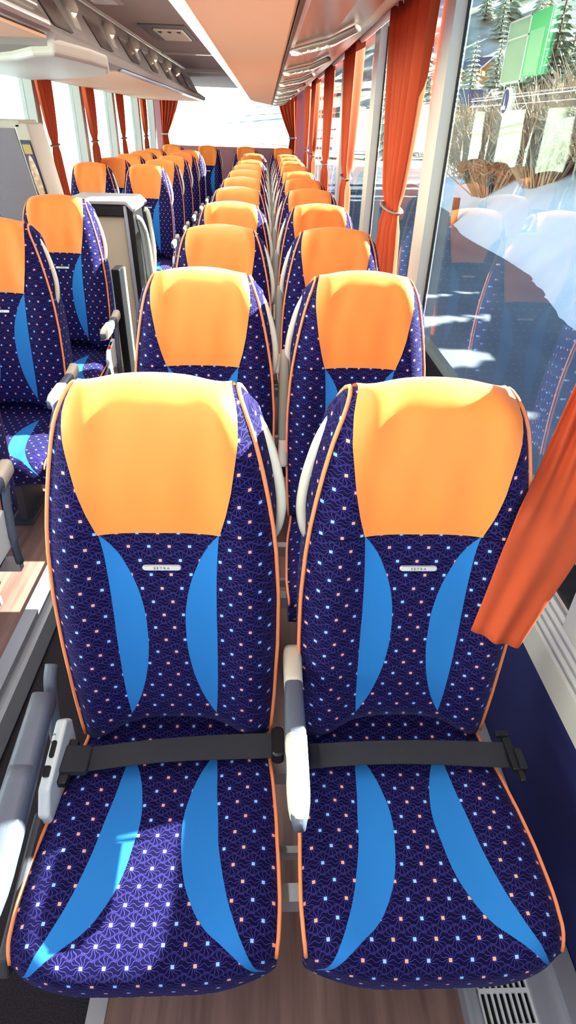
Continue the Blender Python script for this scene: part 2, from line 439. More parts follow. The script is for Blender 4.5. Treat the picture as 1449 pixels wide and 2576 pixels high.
# passenger service units: curved bright lip with louvre and lamps, one per row
def chz(x):
    return 1.84+interp([(-.108,0),(0,.012),(.10,.05),(.22,.12),(.34,.215),(.42,.29)], x-.2)
def psu():
    r = empty('service_unit', (0, 0, 0))
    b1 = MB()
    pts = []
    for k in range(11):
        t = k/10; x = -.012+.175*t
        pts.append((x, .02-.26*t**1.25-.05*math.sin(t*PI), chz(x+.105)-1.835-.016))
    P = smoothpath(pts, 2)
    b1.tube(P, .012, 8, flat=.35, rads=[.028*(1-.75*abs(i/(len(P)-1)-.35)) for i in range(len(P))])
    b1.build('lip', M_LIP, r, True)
    b2 = MB().tube([(p.x, p.y-.035, p.z+.002) for p in P], .018, 8, flat=.5)
    b2.build('bezel', M_CHAN, r, True)
    for k in (2, 5, 8, 11):
        q = P[k]; MB().rbox((q.x, q.y-.035, q.z-.009), (.014, .02, .008), .005).build('button', M_CREAM, r)
    b4 = MB().tube([(-.012, -.03, -.012), (-.012, -.03, -.022)], .012, 12); b4.build('reading_lamp', M_BULB, r, True)
    return r
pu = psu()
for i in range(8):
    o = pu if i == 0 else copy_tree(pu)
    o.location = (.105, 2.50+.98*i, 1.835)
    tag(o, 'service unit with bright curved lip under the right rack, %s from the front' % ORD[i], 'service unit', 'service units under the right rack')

# ------------------------------------------------------------------ left rack with lamps
lr = empty('luggage_rack', (-1.3, 4.2, 1.87), 'shorter luggage rack with reading lamps above the left-hand windows', 'luggage rack')
prof = [(-.52, 0), (.36, 0), (.40, .015), (.405, .045), (.30, .10), (.20, .26), (.19, .33), (-.52, .33)]
lo = MB().prism([(x, z) for x, z in prof], 'y', -1.0, 6.3); lo.build('rack_body', M_CEIL, lr)
MB().box(-.45, .37, .4, 6.25, -.006, .0).build('bottom_panel', M_PANEL, lr)
MB().tube([(.39, .4, -.0), (.39, 6.2, -.0)], .011, 8).build('chrome_strip', M_ALU, lr, True)
MB().box(.385, .405, 3.6, 6.0, -.012, -.006).build('light_strip', M_LED, lr)
MB().tube([(.215, -.9, .315), (.215, 6.2, .315)], .008, 8).build('top_rail', M_CHROME, lr, True)
M_MIR = mat('dark glossy rack panel', (120, 105, 100), .12, spec=.8)
for k in range(7):
    y = -.62+.95*k
    mo = MB().add([(.304, y, .11), (.304, y+.32, .11), (.212, y+.32, .25), (.212, y, .25)], [(0, 1, 2, 3)]).build('mirror_panel', M_MIR, lr)
    md = mo.modifiers.new('s', 'SOLIDIFY'); md.thickness = .006; md.offset = 0
# rounded fairing where the rack begins
fpl = [(.40, -1.02), (.455, -.6), (.46, -.28), (.38, .10), (.20, .45), (-.05, .78), (-.42, 1.15), (-.44, -.2), (-.15, -.42), (.10, -.68), (.28, -.95)]
fo_ = MB().prism(fpl, 'z', -.035, .03).build('front_fairing', M_BEIGE, lr); bevel(fo_, .02, 4)
def lamp():
    r = empty('reading_lamp', (0, 0, 0))
    b = MB().tube([(0, 0, .05), (0, 0, .02), (.0, 0, 0), (0, 0, -.02)], .05, 16, rads=[.03, .045, .05, .042]); b.build('lamp_housing', M_BEIGE, r, True)
    b = MB().tube([(0, 0, -.02), (0, 0, -.034)], .04, 16, rads=[.04, .028]); b.build('lamp_lens', M_BULB, r, True)
    b = MB().prism([(-.035, 0), (.012, 0), (.07, -.17), (-.03, -.2), (-.06, -.02)], 'y', -.07, .07); bevel(b.build('bracket', M_BEIGE, r), .01)
    return r
lp = lamp()
for i in range(6):
    o = lp if i == 0 else copy_tree(lp)
    o.location = (-1.075, [4.18, 5.12, 6.02, 6.98, 7.95, 8.72][i], 2.11)
    tag(o, 'glowing round reading lamp under the left ceiling edge, %s from the front' % ORD[i], 'lamp', 'reading lamps along the left rack')
# nearer overhead cabinet on the left
oc = empty('overhead_cabinet', (-1.35, 2.6, 1.9), 'glossy brown-grey rounded overhead cabinet at the top left', 'cabinet')
MB().box(-.46, .44, -4.2, .52, -.012, -.002).build('bottom_panel', M_PANEL, oc)
cbp = MB().prism([(-.46, 0), (.44, 0), (.465, .02), (.46, .05), (.42, .085), (.425, .12), (.40, .19), (.34, .255), (.30, .285), (-.46, .285)], 'y', -4.2, .54)
bevel(cbp.build('cabinet_body', M_GLOSS, oc), .012, 3)
MB().box(.30, .31, .535, .545, .0, .28).build('end_seam', M_BLACK, oc)

# roof hatch and vent
h = empty('roof_hatch', (-.77, 5.95, 2.2), 'grey rectangular roof hatch with white vent in the ceiling', 'roof hatch')
bevel(MB().box(-.17, .17, -.45, .45, -.012, 0).build('hatch_frame', mat('mid grey plastic', (120, 118, 122), .5), h), .01)
bevel(MB().box(-.08, .14, -.33, .33, -.025, -.012).build('hatch_cover', M_CREAM, h), .008)
hv = MB()
for k in range(3): hv.prism([(-.05+.07*k, -.28), (-.02+.07*k, -.28), (-.035+.07*k, -.20)], 'z', -.03, -.025)
hv.build('vent_marks', M_BLACK, h)
h = empty('ceiling_vent', (-.95, 4.35, 2.2), 'louvred ceiling vent beside the left reading lamps', 'vent')
hv = MB().box(-.09, .09, -.3, .3, -.01, 0); hv.build('vent_frame', M_BEIGE, h)
hv = MB()
for k in range(8): hv.box(-.075, .06, -.27+k*.07, -.24+k*.07, -.016, -.01)
hv.build('louvres', M_WHITE, h)

# curtain rails
for nm, x, z, y0, y1, lb in (('curtain_rail', .655, 2.125, -1.6, 11.5, 'white curtain rail above the right-hand windows'), ('curtain_rail', -1.78, 1.925, -1.6, 11.6, 'curtain rail along the left-hand windows')):
    tag(MB().tube([(x, y0, z), (x, y1, z)], .020 if x > 0 else .012, 8).build(nm, M_WHITE, None, True), lb, 'curtain rail')

# ================================================================== SEATS
OB = Vector((0, -.107, .42)); DB = Vector((0, .0905, .8195)).normalized(); NB = Vector((0, -DB.z, DB.y))
WT = [(-.02,.207),(.02,.214),(.13,.221),(.28,.226),(.4,.226),(.5,.220),(.56,.213),(.62,.203),(.68,.191),(.73,.179),(.77,.167),(.80,.155),(.82,.146),(.845,.136)]
def Wb(v): return interp(WT, v)
def gb_(a, v):
    aa = abs(a); k = 1 if v < .5 else max(.45, 1-(v-.5)*3)
    g = .024*math.exp(-((aa-.74)/.2)**2)*k
    if aa > .8: g -= .024*((aa-.8)/.2)**2
    g += .012*math.sin(max(0, min(1, (v-.02)/.5))*PI)*(1-aa*aa)      # lumbar swell
    if v > .52: g += .012*math.sin(min(1, (v-.52)/.32)*PI)*(1-aa**2)
    return g
RC = .058
def vt(a): return .842-.024*a*a
def vb(a): return .012+.075*(1-abs(a)**2.2)
def back_path(a, off=0.0, v0=None, back_to=None, nf=26, na=9):
    """(point-on-plane v, n offset, arclength) down the front, over the crown and down the back"""
    top = vt(a)-RC; v0 = vb(a) if v0 is None else v0
    out = []
    for k in range(nf+1):
        v = v0+(top-v0)*k/nf; out.append((v, gb_(a, v)+off, v))
    g = gb_(a, top)
    for k in range(1, na+1):
        p = PI*k/na; out.append((top+(RC+off)*math.sin(p), g-RC+(RC+off)*math.cos(p), top+RC*p))
    bt = vb(a) if back_to is None else back_to
    for k in range(1, 9):
        v = top+(bt-top)*k/8; out.append((v, g-2*RC-off-.02*(k/8), top+RC*PI+(top-v)))
    return out
def BP(x, v, n): return OB+DB*v+NB*n+Vector((x, 0, 0))

def build_backrest(root):
    As = [-1+2*i/28 for i in range(29)]
    vs = []; uv = []; fs = []; m = None
    for a in As:
        P = back_path(a); m = len(P)
        for (v, n, s) in P:
            x = a*Wb(v); vs.append(BP(x, v, n)); uv.append((x, s))
    for i in range(len(As)-1):
        for k in range(m):
            k2 = (k+1) % m
            fs.append((i*m+k, i*m+k2, (i+1)*m+k2, (i+1)*m+k))
    # domed side faces
    for sgn, base in ((-1, 0), (1, (len(As)-1)*m)):
        P = back_path(1.0)
        prev = base
        for t in (.18, .4, .7, 1.0):
            st = len(vs)
            for (v, n, s) in P:
                mid = gb_(1, min(v, .8))-RC-.006; vv = min(v, vt(1)-RC*.6)
                x = sgn*(Wb(v)+(.003+.02*max(0, min(1, (v-.52)/.14)))*math.sin(t*PI/2))
                n2 = n+(mid-n)*t; v2 = v+(vv-v)*t
                vs.append(BP(x, v2, n2)); uv.append((sgn*(abs(x)+abs(n-n2)), s if s < vt(1)-RC else vv))
            for k in range(m):
                k2 = (k+1) % m
                f = (prev+k, prev+k2, st+k2, st+k); fs.append(f if sgn < 0 else f)
            prev = st
    o = mk('backrest', vs, fs, M_BACK, root, True, uv)
    return o

WO = [(.556,.113),(.6,.126),(.65,.137),(.69,.143),(.74,.150),(.78,.150),(.80,.147),(.82,.140),(.845,.130)]
def build_cover(root):
    vs = []; fs = []; n = 21; nf = 18
    for i in range(n):
        b = -1+2*i/(n-1)
        aa = b*.86
        P = back_path(aa, .003, .556+.004*(1-b*b), .60, nf)
        m = len(P)
        for (v, nn, s) in P:
            x = b*interp(WO, v)
            # follow the true surface at this x
            ae = x/Wb(v)
            d = (gb_(ae, min(v, vt(aa)-RC))-gb_(aa, min(v, vt(aa)-RC)))
            wr = .0015*math.sin(x*70+v*9)*math.sin(v*22) if s < .8 else 0
            vs.append(BP(x, v, nn+d+wr))
    for i in range(n-1):
        for k in range(m-1): fs.append((i*m+k, i*m+k+1, (i+1)*m+k+1, (i+1)*m+k))
    o = mk('headrest_cover', vs, fs, M_ORANGE, root, True); return o

WC = [(.34,.216),(.40,.220),(.42,.230),(.45,.235),(.50,.238),(.58,.236),(.66,.231),(.74,.222),(.80,.212),(.86,.203),(1.0,.2)]
def yf(a): return .385+.04*abs(a)**6
def ztop(a, y):
    aa = abs(a); z = .432+.012*math.exp(-((aa-.75)/.22)**2)-(.014*((aa-.82)/.18)**2 if aa > .82 else 0)
    z -= .012*max(0, 1-(y-yf(a))/.12)**2
    if y > .82: z += .5*(y-.82)**2*6
    return z
CR = .042
def cush_path(a):
    out = []; y0 = yf(a)+CR; ny = 24
    for k in range(ny+1):
        y = .95+(y0-.95)*k/ny; out.append((y, ztop(a, y), y))
    zt = ztop(a, y0)
    for k in range(1, 7):
        p = PI/2*k/6; out.append((y0-CR*math.sin(p), zt-CR+CR*math.cos(p), y0-CR*p))
    out.append((yf(a)+.005, zt-.09, y0-CR*PI/2-.05)); out.append((yf(a)+.02, zt-.115, y0-CR*PI/2-.075))
    out.append((.95, .33, .0))
    return out
def shift(y, hs): return hs*.009*max(0, min(1, (.85-y)/.25))
def build_cushion(root, hs=0):
    As = [-1+2*i/28 for i in range(29)]; vs = []; uv = []; fs = []
    for a in As:
        P = cush_path(a); m = len(P)
        for (y, z, s) in P:
            x = a*interp(WC, max(y, .36)); vs.append((x-shift(y, hs), y-.947, z)); uv.append((x, s))
    for i in range(len(As)-1):
        for k in range(m):
            k2 = (k+1) % m; fs.append((i*m+k, (i+1)*m+k, (i+1)*m+k2, i*m+k2))
    for sgn, base in ((-1, 0), (1, (len(As)-1)*m)):
        P = cush_path(1.0); prev = base
        for t in (.25, .6, 1.0):
            st = len(vs)
            for (y, z, s) in P:
                z2 = z+(.375-z)*t; x = sgn*(interp(WC, max(y, .36))+.003*math.sin(t*PI/2))-shift(y, hs); vs.append((x, y-.947, z2)); uv.append((x+sgn*abs(z-z2), s))
            for k in range(m):
                k2 = (k+1) % m; fs.append((prev+k, st+k, st+k2, prev+k2))
            prev = st
    return mk('seat_cushion', vs, fs, M_CUSH, root, True, uv)

def build_arm(root, x, raised, sgn, grey=M_GREY, tipm=M_CREAM, outer=False):
    """sgn: side; lowered arm lies along -y at z .645, raised one stands along the back"""
    ar = empty('armrest', (0, 0, 0)); ar.parent = root
    pv = Vector((x, -.055, .645))
    if raised: d = Vector((0, .20, .98)).normalized(); up = Vector((0, -.98, .2)).normalized()
    else: d = Vector((0, -1, -.02)).normalized(); up = Vector((0, 0, 1))
    W_ = 1.0
    if outer: pv = Vector((x, -.15, .60)); d = Vector((0, -1, -.22)).normalized(); up = Vector((0, -.22, 1)).normalized(); W_ = 1.5
    X = Vector((1, 0, 0))
    def loft(y0, y1, w0, w1, h0, h1, name, m, tip=False):
        vs = []; fs = []; n = 14; k = 9
        for j in range(k+1):
            t = j/k; e = 1
            if tip and t > .6: e = math.sqrt(max(.02, 1-((t-.6)/.4)**2*.98))
            ww = W_*(w0+(w1-w0)*t)*(.35+.65*e); hh = (h0+(h1-h0)*t)*(.45+.55*e); c = pv+d*(y0+(y1-y0)*t)+up*(-(.012)*t if not tip else -.012)
            for i in range(n):
                an = 2*PI*i/n; cx, cy = math.cos(an), math.sin(an)
                cx = math.copysign(abs(cx)**.6, cx); cy = math.copysign(abs(cy)**.6, cy)
                vs.append(c+X*cx*ww+up*cy*hh)
        for j in range(k):
            for i in range(n): fs.append((j*n+i, j*n+(i+1) % n, (j+1)*n+(i+1) % n, (j+1)*n+i))
        fs += [tuple(range(n))[::-1], tuple(range(k*n, (k+1)*n))]
        return MB().add(vs, fs).build(name, m, ar, True)
    if outer:
        loft(-.03, .40, .016, .023, .024, .027, 'arm_body', grey, True)
        loft(.12, .385, .018, .0215, .026, .0305, 'arm_pad', tipm, True)
    elif not raised:
        loft(-.01, .07, .021, .020, .028, .026, 'pivot_cover', M_BEIGE)
        loft(.055, .365, .019, .0235, .022, .027, 'arm_body', grey, True)
        vs = []
        loft(.20, .358, .0215, .021, .031, .031, 'arm_pad', tipm, True)
    else:
        loft(-.02, .07, .017, .017, .026, .024, 'pivot_cover', M_BEIGE)
        loft(.05, .37, .018, .020, .020, .022, 'arm_body', M_ARMG, True)
    return ar

def build_seat(col, first):
    """col: 'inner' handle side +1/-1 etc. Root at floor, local frame"""
    hs = {'aisle': 1, 'window': -1, 'left_aisle': 1, 'left_window': 1, 'rear': 1}[col]
    r = empty('coach_seat', (0, 0, 0))
    build_backrest(r); build_cover(r); build_cushion(r, hs)
    # piping
    for sg in (-1, 1):
        pb = MB()
        P = [BP(sg*(Wb(v)+.001), v, n+.001) for (v, n, s) in back_path(1.0)][:36]
        pb.tube(P, .0046, 6)
        pb.build('back_piping', M_PIPE, r, True)
    for sg in (-1, 1):
        pc = MB()
        P = [(sg*(interp(WC, max(y, .36))+.0015)-shift(y, hs), y-.947, z+.001) for (y, z, s) in cush_path(1.0)[4:30]]
        pc.tube(P, .0042, 6)
        pc.build('cushion_piping', M_PIPE, r, True)
    # badge
    c = BP(0, .483, gb_(0, .483)+.004)
    bd = MB().rbox(c, (.074, .0098, .006), .0045, (Vector((1, 0, 0)), DB, NB)).build('badge', M_CHROME, r)
    text_mesh('badge_lettering', 'SETRA', .0075, M_INK, bd, c+NB*.0034, (Vector((1, 0, 0)), DB, NB), .0004)
    # back shell
    sh = MB(); vs = []; fs = []; nv = 12
    for j in range(nv):
        v = .03+.72*j/(nv-1); w = Wb(v)*.93
        for (x, n) in ((-w, -.085), (-w*.9, -.125), (w*.9, -.125), (w, -.085)): vs.append(BP(x, v, n-.012*(1-j/(nv-1))))
    for j in range(nv-1):
        for i in range(3): fs.append((j*4+i, (j+1)*4+i, (j+1)*4+i+1, j*4+i+1))
        fs.append((j*4+3, (j+1)*4+3, (j+1)*4, j*4))
    fs += [(0, 1, 2, 3), tuple((nv-1)*4+i for i in (3, 2, 1, 0))]
    sh.add(vs, fs); bevel(sh.build('back_shell', M_GREY, r), .012)
    # grab handle
    hp = smoothpath([BP(hs*x, v, n) for x, v, n in ((.125, .80, -.07), (.168, .775, -.07), (.195, .735, -.068), (.213, .685, -.066), (.226, .63, -.064), (.230, .575, -.064), (.218, .52, -.07), (.19, .49, -.08))], 4)
    MB().tube(hp, .0105, 8, flat=.8, up=NB).build('grab_handle', M_CREAM, r, True)
    # base frame and legs
    bf = MB().box(-.25, .25, -.40, -.365, .265, .31).box(-.25, .25, -.30, -.285, .27, .30).box(-.25, .25, -.12, -.09, .265, .31)
    bf.box(-.13, -.09, -.42, -.05, .29, .335).box(.09, .13, -.42, -.05, .29, .335)
    bf.build('seat_frame', M_ALU, r)
    lg = MB().prism([(-.34, 0), (-.10, 0), (-.14, .27), (-.30, .27)], 'x', -.02, .02); lg.box(-.05, .05, -.37, -.08, 0, .012)
    bevel(lg.build('pedestal', M_DGREY, r), .004)
    # armrests
    if col == 'aisle':
        build_arm(r, .261, not first, 1)
        if first: build_arm(r, -.266, False, -1, M_GREY, M_GREY, True)
        else: build_arm(r, -.266, False, -1, M_GREY, M_GREY, True)
    elif col == 'left_aisle':
        build_arm(r, .262, False, 1)
    # side recline unit on the aisle side
    if col in ('aisle', 'left_aisle'):
        sg = -1 if col == 'aisle' else 1
        su = MB().prism([(-.11, .385), (-.10, .50), (-.125, .53), (-.27, .50), (-.30, .455), (-.29, .385)], 'x', sg*.228 if sg > 0 else -.252, sg*.252 if sg > 0 else -.228)
        so_ = su.build('recline_unit', M_WHITE, r); bevel(so_, .007, 3)
        X = Vector((1, 0, 0))
        sl_ = MB().rbox((sg*.241, -.19, .518), (.010, .036, .008), .004, (X, Vector((0, .98, .2)), Vector((0, -.2, .98)))); sl_.build('slider', M_BLACK, so_)
        text_mesh('unit_numerals', '5 6', .012, M_INK, so_, (sg*.248, -.168, .5235), (Vector((0, -.98, -.2)), X, Vector((0, -.2, .98))), .0004)
        rbn = MB().rbox((sg*.242, -.235, .508), (.014, .022, .012), .003, (X, Vector((0, .98, .2)), Vector((0, -.2, .98))))
        if col == 'left_aisle': rbn.build('release_button', M_RED, so_)
        else: rbn.build('release_button', M_BLACK, so_)
        s2 = MB().prism([(-.28, .35), (-.285, .45), (-.32, .445), (-.52, .40), (-.535, .36), (-.50, .33)], 'x', (sg*.245 if sg > 0 else -.262), (sg*.262 if sg > 0 else -.245))
        bevel(s2.build('side_shield', M_DGREY if col == 'aisle' else M_GREY, r), .005, 2)
        # curved bracket carrying the arm
        cb_ = smoothpath([(sg*.262, -.06, .63), (sg*.262, -.09, .60), (sg*.262, -.12, .50), (sg*.262, -.135, .40), (sg*.255, -.12, .31)], 4)
        MB().tube(cb_, .014, 8, flat=1.0).build('arm_bracket', M_GREY, r, True)
    return r

def belt(root, x0, x1, z0, z1, y0, y1, left_end, right_end):
    b = empty('seat_belt', (0, 0, 0)); b.parent = root
    vs = []; fs = []; n = 28
    for i in range(n+1):
        t = i/n; x = x0+(x1-x0)*t; y = y0+(y1-y0)*t-.947; z = z0+(z1-z0)*t+.012*math.sin(t*PI)
        tilt = .012*math.sin(t*5)
        vs += [(x, y-.026, z-.004+tilt*.3), (x, y+.026, z+.006), (x, y+.026, z+.0035), (x, y-.026, z-.0065+tilt*.3)]
    for i in range(n):
        for k in range(4): fs.append((i*4+k, i*4+(k+1) % 4, (i+1)*4+(k+1) % 4, (i+1)*4+k))
    fs += [(0, 3, 2, 1), (n*4, n*4+1, n*4+2, n*4+3)]
    mk('webbing', vs, fs, M_BELT, b, False)
    if left_end:   # folded loop
        q = MB().rbox((x0+.012, y0-.947, z0+.006), (.062, .062, .02), .008); q.build('folded_end', M_BELT, b)
        MB().rbox((x0-.004, y0-.947, z0-.002), (.022, .105, .018), .006).build('anchor_buckle', M_BLACK, b)
        MB().rbox((x1+.008, y1-.947, z1), (.028, .075, .035), .012).build('latch', M_BLACK, b)
    if right_end:
        q = MB().rbox((x1+.006, y1-.947, z1+.004), (.018, .085, .014), .005).rbox((x1+.020, y1-.965, z1+.006), (.016, .05, .018), .004).rbox((x1-.002, y1-.903, z1+.010), (.03, .014, .012), .004)
        q.rbox((x1+.012, y1-.998, z1+.002), (.012, .03, .012), .004)
        q.build('tongue', M_BLACK, b)
        MB().rbox((x0-.006, y0-.947, z0), (.028, .06, .03), .01).build('latch', M_BLACK, b)
    return b

SEATPOS = []
def place(proto, used, loc, label, group):
    o = proto if not used else copy_tree(proto)
    o.location = loc
    return tag(o, label, 'seat', group)

P1, XA, XW = .91, -.196, .304
# row 1
s1 = build_seat('aisle', True); s1.location = (XA, .947, 0)
tag(s1, 'nearest aisle-side coach seat with orange headrest, sunlit patch on its cushion', 'seat', 'seats of the right-hand pairs')
belt(s1, -.215, .222, .468, .475, .760, .792, True, False)
s2 = build_seat('window', True); s2.location = (XW, .947, 0)
tag(s2, 'nearest window seat beside the blue wall, orange curtain hanging over its backrest', 'seat', 'seats of the right-hand pairs')
belt(s2, -.208, .238, .470, .472, .766, .764, False, True)
# little grey foot lever by the wall
lv = MB().rbox((.273, -.44, .30), (.012, .05, .045), .01, (Vector((1,0,0)), Vector((0,1,0)), Vector((0,0,1)))); lv.build('side_lever', M_GREY, s2)
pa = build_seat('aisle', False); pw = build_seat('window', False)
for i in range(1, 11):
    place(pa, i > 1, (XA, .947+P1*i, 0), 'orange-topped coach seat beside the aisle in the %s row of the right-hand block' % ORD[i], 'seats of the right-hand pairs')
    place(pw, i > 1, (XW, .947+P1*i, 0), 'orange-topped coach seat beside the window in the %s row of the right-hand block' % ORD[i], 'seats of the right-hand pairs')
# left block
la = build_seat('left_aisle', False); lw = build_seat('left_window', False)
RL = [1.74, 2.65, 3.56, 6.37, 7.28, 8.19, 9.10, 10.01]
nm = ['nearest of the left aisle column, mostly outside the picture', 'left aisle column, second, cut by the picture edge', 'left aisle column, just in front of the grey partition',
      'left aisle column, first behind the cream door cabinet', 'left aisle column, second behind the door cabinet', 'left aisle column, third behind the door cabinet', 'left aisle column, fourth behind the door cabinet', 'left aisle column, fifth behind the door cabinet']
for i, y in enumerate(RL):
    place(la, i > 0, (-1.13 if i else -1.10, y, .02), 'orange-topped coach seat, ' + nm[i], 'seats of the left-hand pairs')
nw = ['first behind the grey partition', 'second behind the grey partition', 'third behind the grey partition', 'fourth behind the grey partition', 'fifth behind the grey partition']
for i, y in enumerate(RL[3:]):
    place(lw, i > 0, (-1.66, y+.08, .02), 'orange-topped coach seat at the left windows, ' + nw[i], 'seats of the left-hand pairs')
o = copy_tree(lw); o.location = (-1.66, 3.56, .02)
tag(o, 'left window seat beside the one in front of the grey partition, at the picture edge', 'seat', 'seats of the left-hand pairs')
# rear bench seats
rs = build_seat('rear', False)
for i, (x, n_) in enumerate(((-1.52, 'leftmost of the rear row'), (-.95, 'second from the left in the rear row'), (-.33, 'third from the left in the rear row'), (.27, 'rightmost of the rear row'))):
    place(rs, i > 0, (x, 11.15, .05), 'raised orange-topped seat under the rear window, ' + n_, 'seats of the rear row')

# ------------------------------------------------------------------ mid-door furniture on the left
pt = empty('partition', (-1.6, 4.15, 0), 'tall grey partition with framed picture on its edge, left of the aisle', 'partition')
MB().prism([(-.25, 0), (.215, 0), (.215, 1.05), (.125, 1.56), (-.25, 1.56)], 'y', -.02, .28).build('grey_panel', M_GREYPANEL, pt)
bevel(MB().prism([(-.25, 1.555), (.17, 1.555), (.165, 1.60), (-.25, 1.60)], 'y', -.03, .29).build('top_cap', M_BEIGE, pt), .01)
ep = MB().prism([(.215, 0), (.295, 0), (.295, 1.05), (.21, 1.585), (.125, 1.585), (.215, 1.05)], 'y', -.03, .26).build('end_post', M_BEIGE, pt); bevel(ep, .012, 3)
# framed picture lies on the front of the post
def quadpic(name, a, m, off, par):
    # a: list of 4 (s,t) in post space: s across 0..1, t height
    def Q(s, t):
        xl = .125+(.215-.125)*(1.585-t)/.535; return Vector((xl+s*.082, -.031-off, t))
    return mk(name, [Q(*q) for q in a], [(0, 1, 2, 3)] if len(a) == 4 else [tuple(range(len(a)))], m, par)
fr = quadpic('picture_frame', [(.12, 1.10), (.88, 1.10), (.88, 1.50), (.12, 1.50)], M_DGREY, .002, pt)
m_ = fr.modifiers.new('s', 'SOLIDIFY'); m_.thickness = .006
quadpic('picture_ground', [(.2, 1.12), (.8, 1.12), (.8, 1.485), (.2, 1.485)], mat('picture purple', (92, 70, 120), .6), .007, fr)
quadpic('picture_header', [(.22, 1.43), (.78, 1.43), (.78, 1.478), (.22, 1.478)], mat('picture gold', (190, 165, 90), .6), .009, fr)
quadpic('picture_footer', [(.22, 1.125), (.78, 1.125), (.78, 1.165), (.22, 1.165)], mat('picture yellow', (215, 180, 80), .6), .009, fr)
quadpic('picture_oval', [(.5+.27*math.cos(2*PI*k/20), 1.295+.13*math.sin(2*PI*k/20)) for k in range(20)], mat('picture oval', (196, 158, 128), .6, noise=(40, (240, 220, 190), (1, 1, 1))), .010, fr)
MB().box(-.25, .1, -.10, -.025, 1.0, 1.03).build('ledge', M_ALU, pt)

cbn = empty('door_cabinet', (-1.1, 4.5, 0), 'cream stairwell cabinet with black top beside the left aisle', 'cabinet')
bevel(MB().prism([(-.22, -.15), (.17, -.15), (.15, 1.07), (-.22, 1.07)], 'y', -.08, .36).build('cream_panels', mat('cream panel', (226, 216, 190), .5), cbn), .01)
bevel(MB().box(-.24, .155, -.12, .38, 1.07, 1.145).build('black_top', M_BLACK, cbn), .012)
bevel(MB().prism([(-.25, 1.145), (.17, 1.145), (.215, 1.10), (.225, 1.12), (.18, 1.165), (-.25, 1.165)], 'y', -.13, .40).build('top_rim', M_ALU, cbn), .006)
bevel(MB().prism([(.17, -.15), (.225, -.15), (.205, 1.13), (.155, 1.13)], 'y', -.10, .42).build('aisle_panel', M_BLACK, cbn), .008)
hh = smoothpath([(.21, .0, 1.06), (.235, .03, 1.03), (.25, .12, .90), (.255, .16, .65), (.26, .14, .42), (.23, .12, .38)], 5)
MB().tube(hh, .017, 8).build('handrail', M_CREAM, cbn, True)
hh = smoothpath([(.215, .28, 1.08), (.24, .30, 1.04), (.25, .34, .80), (.23, .34, .60)], 5)
MB().tube(hh, .017, 8).build('handrail', M_CREAM, cbn, True)
MB().tube(smoothpath([(.16, -.11, 1.14), (.165, -.11, .9), (.175, -.11, .4), (.18, -.11, .0)], 4), .013, 8).build('corner_rail', M_ALU, cbn, True)
MB().tube(smoothpath([(-.15, -.085, 1.06), (-.02, -.085, .7), (.03, -.085, .3)], 4), .004, 6).build('panel_seam', M_BEIGE, cbn, True)
bevel(MB().prism([(-.12, 1.03), (-.03, 1.03), (.05, .4), (-.02, .4)], 'y', -.10, -.08).build('pale_blue_panel', mat('pale blue acrylic', (178, 214, 240), .2), cbn), .004)

bn = empty('side_panel', (-.875, 3.72, 0), 'tall narrow black side panel behind the aisle armrest', 'panel')
bevel(MB().box(-.035, .015, -.04, .10, -.0, .88).build('panel_body', M_BLACK, bn), .006)
MB().box(.015, .02, .06, .10, 0, .87).build('edge_trim', M_CREAM, bn)

# ------------------------------------------------------------------ curtains
def curtain(x, yc, ztop, ztie, zbot, wt, wtie, wb, label, group, side=1, nf=7, lean=0.0, amp=.022):
    r = empty('curtain', (x, yc, zbot), label, 'curtain', group)
    vs = []; fs = []; nu = 64; nz = 26
    ph = random.random()*6
    for j in range(nz+1):
        t = j/nz; z = ztop+(zbot-ztop)*t
        if z > ztie:
            q = (ztop-z)/(ztop-ztie); w_ = wt+(wtie-wt)*(q**1.6); 
        else:
            q = (ztie-z)/(ztie-zbot); w_ = wtie+(wb-wtie)*(q**.75)
        am = amp*(w_/wt*.4+.6)*(.55 if abs(z-ztie) < .04 else 1)
        yo = lean*(ztop-z)
        for i in range(nu+1):
            u = i/nu
            fold = math.sin(u*nf*2*PI+ph+.5*math.sin(t*3))+.35*math.sin(u*nf*5.1+ph*2+t*2)
            vs.append((fold*am*-side*1.0, (u-.5)*w_+yo, z-zbot))
    for j in range(nz):
        for i in range(nu): fs.append((j*(nu+1)+i, j*(nu+1)+i+1, (j+1)*(nu+1)+i+1, (j+1)*(nu+1)+i))
    o = mk('curtain_cloth', vs, fs, M_CURT, r, True)
    md = o.modifiers.new('s', 'SOLIDIFY'); md.thickness = .0015
    n = 24; P = []
    yo = lean*(ztop-ztie)
    for k in range(n+1):
        a = 2*PI*k/n; P.append((math.cos(a)*amp*1.25, yo+math.sin(a)*(wtie*.56), ztie-zbot+.008*math.sin(a)))
    MB().tube(P, .012, 6, flat=.35, cap=False).build('tieback', M_BAND, r, True)
    return r
curtain(.645, 3.36, 2.12, 1.28, .70, .84, .34, .70, 'large brown-orange curtain at the second window pillar on the right', None, nf=6, amp=.030)
curtain(.645, 5.45, 2.12, 1.28, .70, .74, .32, .60, 'bright red curtain at the third window pillar on the right', None, nf=5, amp=.030)
for i, (y, d) in enumerate(((7.5, 'fourth'), (9.5, 'fifth'), (11.2, 'last'))):
    curtain(.645, y, 2.12, 1.28, .70, .80, .38, .6, 'orange-brown curtain on the right, at the %s window pillar from the front' % d, 'far curtains on the right', amp=.03)
for i, (y, d) in enumerate(((5.80, 'first, beside the grey partition'), (7.20, 'second'), (8.68, 'third'), (10.3, 'fourth, sunlit orange'))):
    curtain(-1.775, y, 1.92, 1.42, .80, .36, .14, .30, 'orange-brown curtain on the left windows, ' + d, 'curtains on the left', side=-1, nf=5, lean=.12 if i < 1 else .06)
